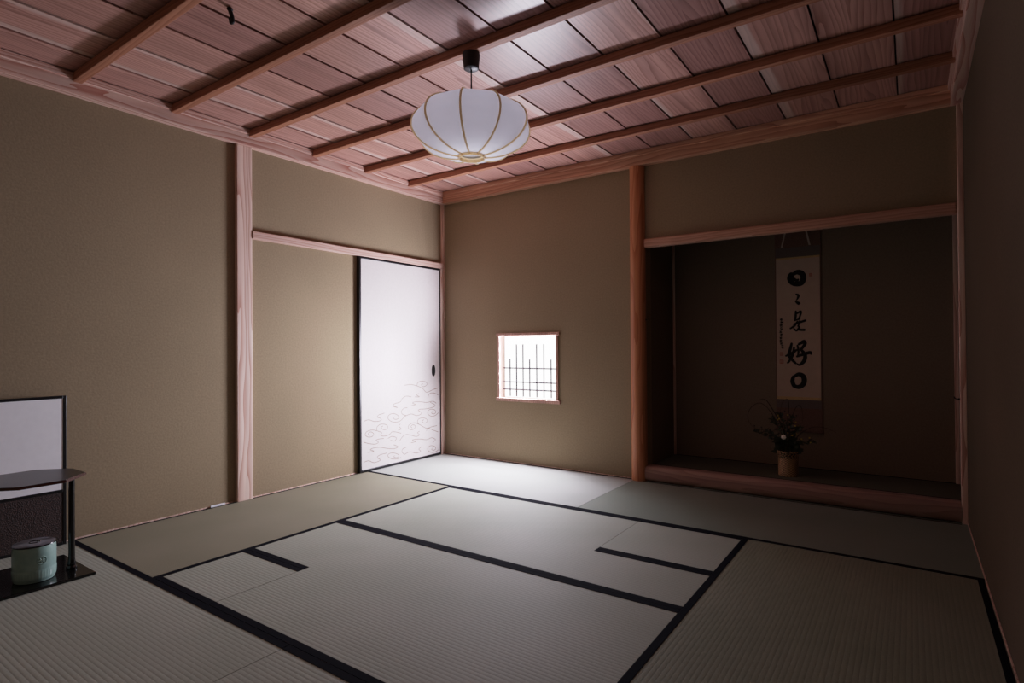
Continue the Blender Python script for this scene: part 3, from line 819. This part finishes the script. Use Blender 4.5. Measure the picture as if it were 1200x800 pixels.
for (tx, tz), lab in SPR:
    root = empty('berry_sprig', lab, 'sprig', (VX, VY, VZ), 'berry sprigs in the basket vase')
    P = catmull([(0, 0, .12), (tx * .3, -.02, .17 + (tz - .17) * .45), (tx * .7, -.03, .17 + (tz - .17) * .85), (tx, -.035, tz)], 6)
    bm = bmesh.new(); tube(bm, P, .0018, 5)
    twigs = []
    for k in range(6, len(P), 2):
        p = P[k]
        d = Vector((rs.uniform(-1, 1), rs.uniform(-.6, .4), rs.uniform(.2, 1.0))).normalized()
        q = p + d * rs.uniform(.02, .05); tube(bm, [p, (p + q) / 2 + Vector((0, 0, .002)), q], .0011, 4); twigs.append(q)
    obj('stem', bm, M_grass, root, smooth=True)
    bm = bmesh.new()
    for k in range(5, len(P)):
        for _ in range(2):
            leaf(bm, P[k], Vector((rs.uniform(-1, 1), rs.uniform(-1, .6), rs.uniform(-.3, .9))), rs.uniform(.02, .036), .006)
    obj('leaves', bm, M_leaf, root)
    for q in twigs:
        bm = bmesh.new(); uvball(bm, q, .0055, 8, 6)
        obj('berry', bm, M_berry if rs.random() < .6 else M_yel, root, smooth=True)
# dark leaf cluster in the mouth
root = empty('leaf_cluster', 'dense dark leaves bunched in the mouth of the basket vase', 'leaves', (VX, VY, VZ))
bm = bmesh.new()
for k in range(170):
    a = rs.uniform(0, 2 * PI); r = .062 * math.sqrt(rs.random()); z = rs.uniform(.165, .262)
    leaf(bm, Vector((r * math.cos(a), r * math.sin(a), z - .02)), Vector((math.cos(a) * rs.uniform(.2, 1.2), math.sin(a) * rs.uniform(.2, 1.2), rs.uniform(-.1, 1))), rs.uniform(.03, .05), rs.uniform(.008, .013))
obj('leaves', bm, M_leaf, root)
bm = bmesh.new()
for k in range(9):
    a = k * .7; tube(bm, [(.012 * math.cos(a), .012 * math.sin(a), .03), (.02 * math.cos(a), .02 * math.sin(a), .13), (.045 * math.cos(a), .045 * math.sin(a), .21)], .002, 5)
obj('stems', bm, M_grass, root, smooth=True)
# white flower
root = empty('white_flower', 'single small white round flower in the basket vase', 'flower', (VX, VY, VZ))
fc = Vector((-.012, -.085, .272))
bm = bmesh.new()
for ring, (k, r, zz) in enumerate(((7, .010, .004), (6, .006, .009))):
    for i in range(k):
        a = 2 * PI * i / k + ring * .4
        uvball(bm, fc + Vector((math.cos(a) * r, -.004 - zz * .5, math.sin(a) * r)), .0065, 8, 6, sy=.7)
uvball(bm, fc + Vector((0, -.006, 0)), .006, 8, 6)
obj('petals', bm, M_white, root, smooth=True)
bm = bmesh.new(); tube(bm, catmull([(0, 0, .12), (-.006, -.045, .2), (fc.x, fc.y + .008, fc.z - .002)], 5), .0018, 6); obj('stem', bm, M_leaf, root, smooth=True)

# ------------------------------------------------------------------ paper screen on the left
def zbox(bm, *a, **k): bx(bm, *a, **k)
FX, FY1, FY0, FZ = .028, -2.937, -3.82, .759
fs = empty('folding_screen', 'low black framed screen with white paper top and brown woven bottom', 'screen', (FX + .012, (FY0 + FY1) / 2, .0006))
fl = Vector(fs.location)
def fbm(f):
    bm = bmesh.new(); f(bm); bmesh.ops.translate(bm, verts=bm.verts[:], vec=-fl); return bm
tk = .014
def ff(bm):
    z0 = .0007
    bx(bm, FX, FX + .024, FY1 - tk, FY1, z0, FZ, bev=.002); bx(bm, FX, FX + .024, FY0, FY0 + tk, z0, FZ, bev=.002)
    bx(bm, FX, FX + .024, FY0 + tk, FY1 - tk, FZ - tk, FZ, bev=.002); bx(bm, FX, FX + .024, FY0 + tk, FY1 - tk, z0, z0 + tk, bev=.002)
    bx(bm, FX, FX + .024, FY0 + tk, FY1 - tk, .268, .282, bev=.002)
obj('screen_frame', fbm(ff), M_blackfr, fs)
obj('paper_panel', fbm(lambda bm: bx(bm, FX + .006, FX + .0215, FY0 + tk, FY1 - tk, .282, FZ - tk)), M_paper_w, fs)
obj('woven_panel', fbm(lambda bm: bx(bm, FX + .006, FX + .0215, FY0 + tk, FY1 - tk, .0007 + tk, .268)), M_wick, fs)

# ------------------------------------------------------------------ lacquer stand
SXc, SYc = .452, -3.199
st = empty('lacquer_stand', 'dark lacquer tea stand with octagonal top on slim posts and square base', 'stand', (SXc, SYc, .0003))
bm = box(-.19, .19, -.187, .187, .0002, .0125, bev=.002); obj('base_board', bm, M_lacq, st)
def octa(R, ch):
    return [(R, -R + ch), (R, R - ch), (R - ch, R), (-R + ch, R), (-R, R - ch), (-R, -R + ch), (-R + ch, -R), (R - ch, -R)]
bm = bmesh.new(); prism(bm, octa(.188, .108), .4255, .4375)
bmesh.ops.bevel(bm, geom=[e_ for e_ in bm.edges if abs(e_.verts[0].co.z - e_.verts[1].co.z) < 1e-5], offset=.003, segments=2, affect='EDGES')
obj('table_top', bm, M_lacq_red, st, smooth=True)
bm = bmesh.new(); prism(bm, octa(.182, .106), .4372, .4379); obj('top_surface', bm, M_lacq_top, st)
for (px, py) in ((.058, .139), (.058, -.139)):
    bm = bmesh.new()
    lathe(bm, [(.020, .0126), (.021, .022), (.015, .030), (.017, .040), (.014, .048), (.0125, .06), (.0118, .25), (.0118, .425)], 16, (px, py))
    s = 1 if py > 0 else -1
    bx(bm, px - .006, px + .006, py - s * .032, py, .412, .4253)
    obj('post', bm, M_lacq, st, smooth=True)

# ------------------------------------------------------------------ celadon water jar
JX, JY = .510, -3.193
jar = empty('water_jar', 'pale green celadon water jar with dark lid on the lacquer stand base', 'jar', (JX, JY, .0132))
JR, JH = .075, .148
def flute(r, z, a):
    if .012 < z < .050: return r * (1 + .011 * abs(math.sin(a * 22)))
    return r
bm = bmesh.new()
zs = [0, .002, .012, .014, .020, .030, .040, .048, .052, .056, .075, .095, .115, .130, .138, JH]
rs_ = [JR * .86, JR * .93, JR * .965, JR * .975, JR * .985, JR * .995, JR, JR * 1.0, JR * .985, JR * .99, JR, JR * 1.0, JR, JR * .995, JR * .985, JR * .96]
prof = list(zip(rs_, zs)) + [(JR * .9, JH), (JR * .9, JH - .03)]
lathe(bm, prof, 132, fn=flute, cap1=False)
jb = obj('jar_body', bm, M_cel, jar, smooth=True)
# flower medallion in relief facing the room
bm = bmesh.new()
ma = math.atan2(-4.037 - JY, 3.6056 - JX) + .33
def onjar(u, v, o):
    a = ma + u / JR
    r = JR + o
    return Vector((r * math.cos(a), r * math.sin(a), .092 + v))
tube(bm, [onjar(.0165 * math.cos(2 * PI * i / 24), .0165 * math.sin(2 * PI * i / 24), .0005) for i in range(24)], .0016, 6, closed=True)
for i in range(6):
    a = 2 * PI * i / 6
    tube(bm, [onjar(.003 * math.cos(a), .003 * math.sin(a), .0006), onjar(.008 * math.cos(a + .25), .008 * math.sin(a + .25), .001), onjar(.012 * math.cos(a), .012 * math.sin(a), .0006)], .0024, 6)
obj('flower_medallion', bm, M_cel, jar, smooth=True)
bm = bmesh.new()
lathe(bm, [(JR * .93, JH - .001), (JR * .985, JH + .001), (JR * .985, JH + .005), (JR * .93, JH + .0075), (.02, JH + .0085)], 64)
ld = obj('lid', bm, plain('lacquer_lid', srgb(104, 100, 106), .3), jar, smooth=True)  # black lacquer coloured grey; its reflection is put into the base colour
bm = bmesh.new()
tube(bm, [(.018 * math.cos(2 * PI * i / 28), .018 * math.sin(2 * PI * i / 28), JH + .009) for i in range(28)], .0019, 8, closed=True)
obj('lid_knob', bm, M_lacq, ld, smooth=True)
bm = bmesh.new()
tube(bm, [(JR * .985 * math.cos(2 * PI * i / 48), JR * .985 * math.sin(2 * PI * i / 48), JH + .004) for i in range(48)], .0024, 8, closed=True)
obj('lid_rim', bm, M_lacq, ld, smooth=True)

# ------------------------------------------------------------------ light
def area(name, loc, rot, sx, sy, power, col, spread=PI):
    l = bpy.data.lights.new(name, 'AREA'); l.shape = 'RECTANGLE'; l.size = sx; l.size_y = sy
    l.energy = power; l.color = col; l.spread = spread
    o = bpy.data.objects.new(name, l); COL.objects.link(o); o.location = loc; o.rotation_euler = rot
    return o
# daylight arriving through the pane: sky light slanting down, light from the ground slanting up
PW, TILT, ELEV, CONE = 440, 11, 36, 150
NS_ = 10
rl = random.Random(5)
k = 0
for i in range(NS_):
    for jz in range(NS_):
        k += 1
        l = bpy.data.lights.new('window_daylight', 'SPOT'); l.energy = PW / NS_ ** 2; l.color = (.87, .85, 1.0)
        l.shadow_soft_size = 0; l.spot_size = math.radians(CONE); l.spot_blend = 1
        o = bpy.data.objects.new('window_daylight', l); COL.objects.link(o)
        o.location = (WX0 + (i + rl.uniform(.2, .8)) / NS_ * (WX1 - WX0), .001, WZ0 + (jz + rl.uniform(.2, .8)) / NS_ * OH)
        el = math.radians(ELEV if (i + jz) % 2 else -ELEV); az = math.radians(TILT)
        d = Vector((-math.sin(az) * math.cos(el), -math.cos(az) * math.cos(el), math.sin(el)))
        o.rotation_euler = d.to_track_quat('-Z', 'Y').to_euler()
area('added_rear_fill', (1.2, YE + .05, 1.2), (PI / 2, 0, 0), 2.0, 1.6, .2, (1.0, .95, .88))  # weak fill added behind the camera, no opening modelled there

l = bpy.data.lights.new('added_lampshade_fill', 'POINT'); l.energy = .9; l.color = (.78, .84, 1.0); l.shadow_soft_size = 0  # light added inside the unlit lamp to brighten its paper
o = bpy.data.objects.new('added_lampshade_fill', l); COL.objects.link(o); o.location = (LX, LY, ZR + .12)
w = bpy.data.worlds.new('World'); sc.world = w; w.use_nodes = True
w.node_tree.nodes['Background'].inputs[0].default_value = (.5, .5, .6, 1)
w.node_tree.nodes['Background'].inputs[1].default_value = .003

# ------------------------------------------------------------------ camera
cam = bpy.data.cameras.new('Camera'); co = bpy.data.objects.new('Camera', cam); COL.objects.link(co)
cam.sensor_fit = 'HORIZONTAL'; cam.sensor_width = 36; cam.lens = 20.106; cam.clip_start = .01
yaw, pit, rol = -.6089, .0088, -.0067
fw = Vector((math.sin(yaw) * math.cos(pit), math.cos(yaw) * math.cos(pit), math.sin(pit)))
r = Vector((math.cos(yaw), -math.sin(yaw), 0)); u = r.cross(fw)
r2 = r * math.cos(rol) + u * math.sin(rol); u2 = -r * math.sin(rol) + u * math.cos(rol)
mt = Matrix((r2, u2, -fw)).transposed().to_4x4(); mt.translation = (3.6057, -4.0370, .9947)
co.matrix_world = mt
sc.camera = co

sc.view_settings.view_transform = 'Standard'
sc.view_settings.look = 'None'
sc.view_settings.exposure = 0
# film-like shoulder for the bright daylight patches
vs_ = sc.view_settings
vs_.use_curve_mapping = True
cm = vs_.curve_mapping
WL = 4.0
cm.white_level = (WL, WL, WL)
cv_ = cm.curves[3]
for x, y in ((.012, .0105), (.03, .0285), (.06, .059), (.16, .165), (.3, .305), (.5, .47), (.8, .63), (1.2, .75), (1.8, .85), (2.6, .93), (3.4, .98)):
    cv_.points.new(x / WL, y)
cm.update()
sc.cycles.use_denoising = True
sc.cycles.max_bounces = 10
sc.cycles.diffuse_bounces = 6
sc.cycles.sample_clamp_indirect = 6
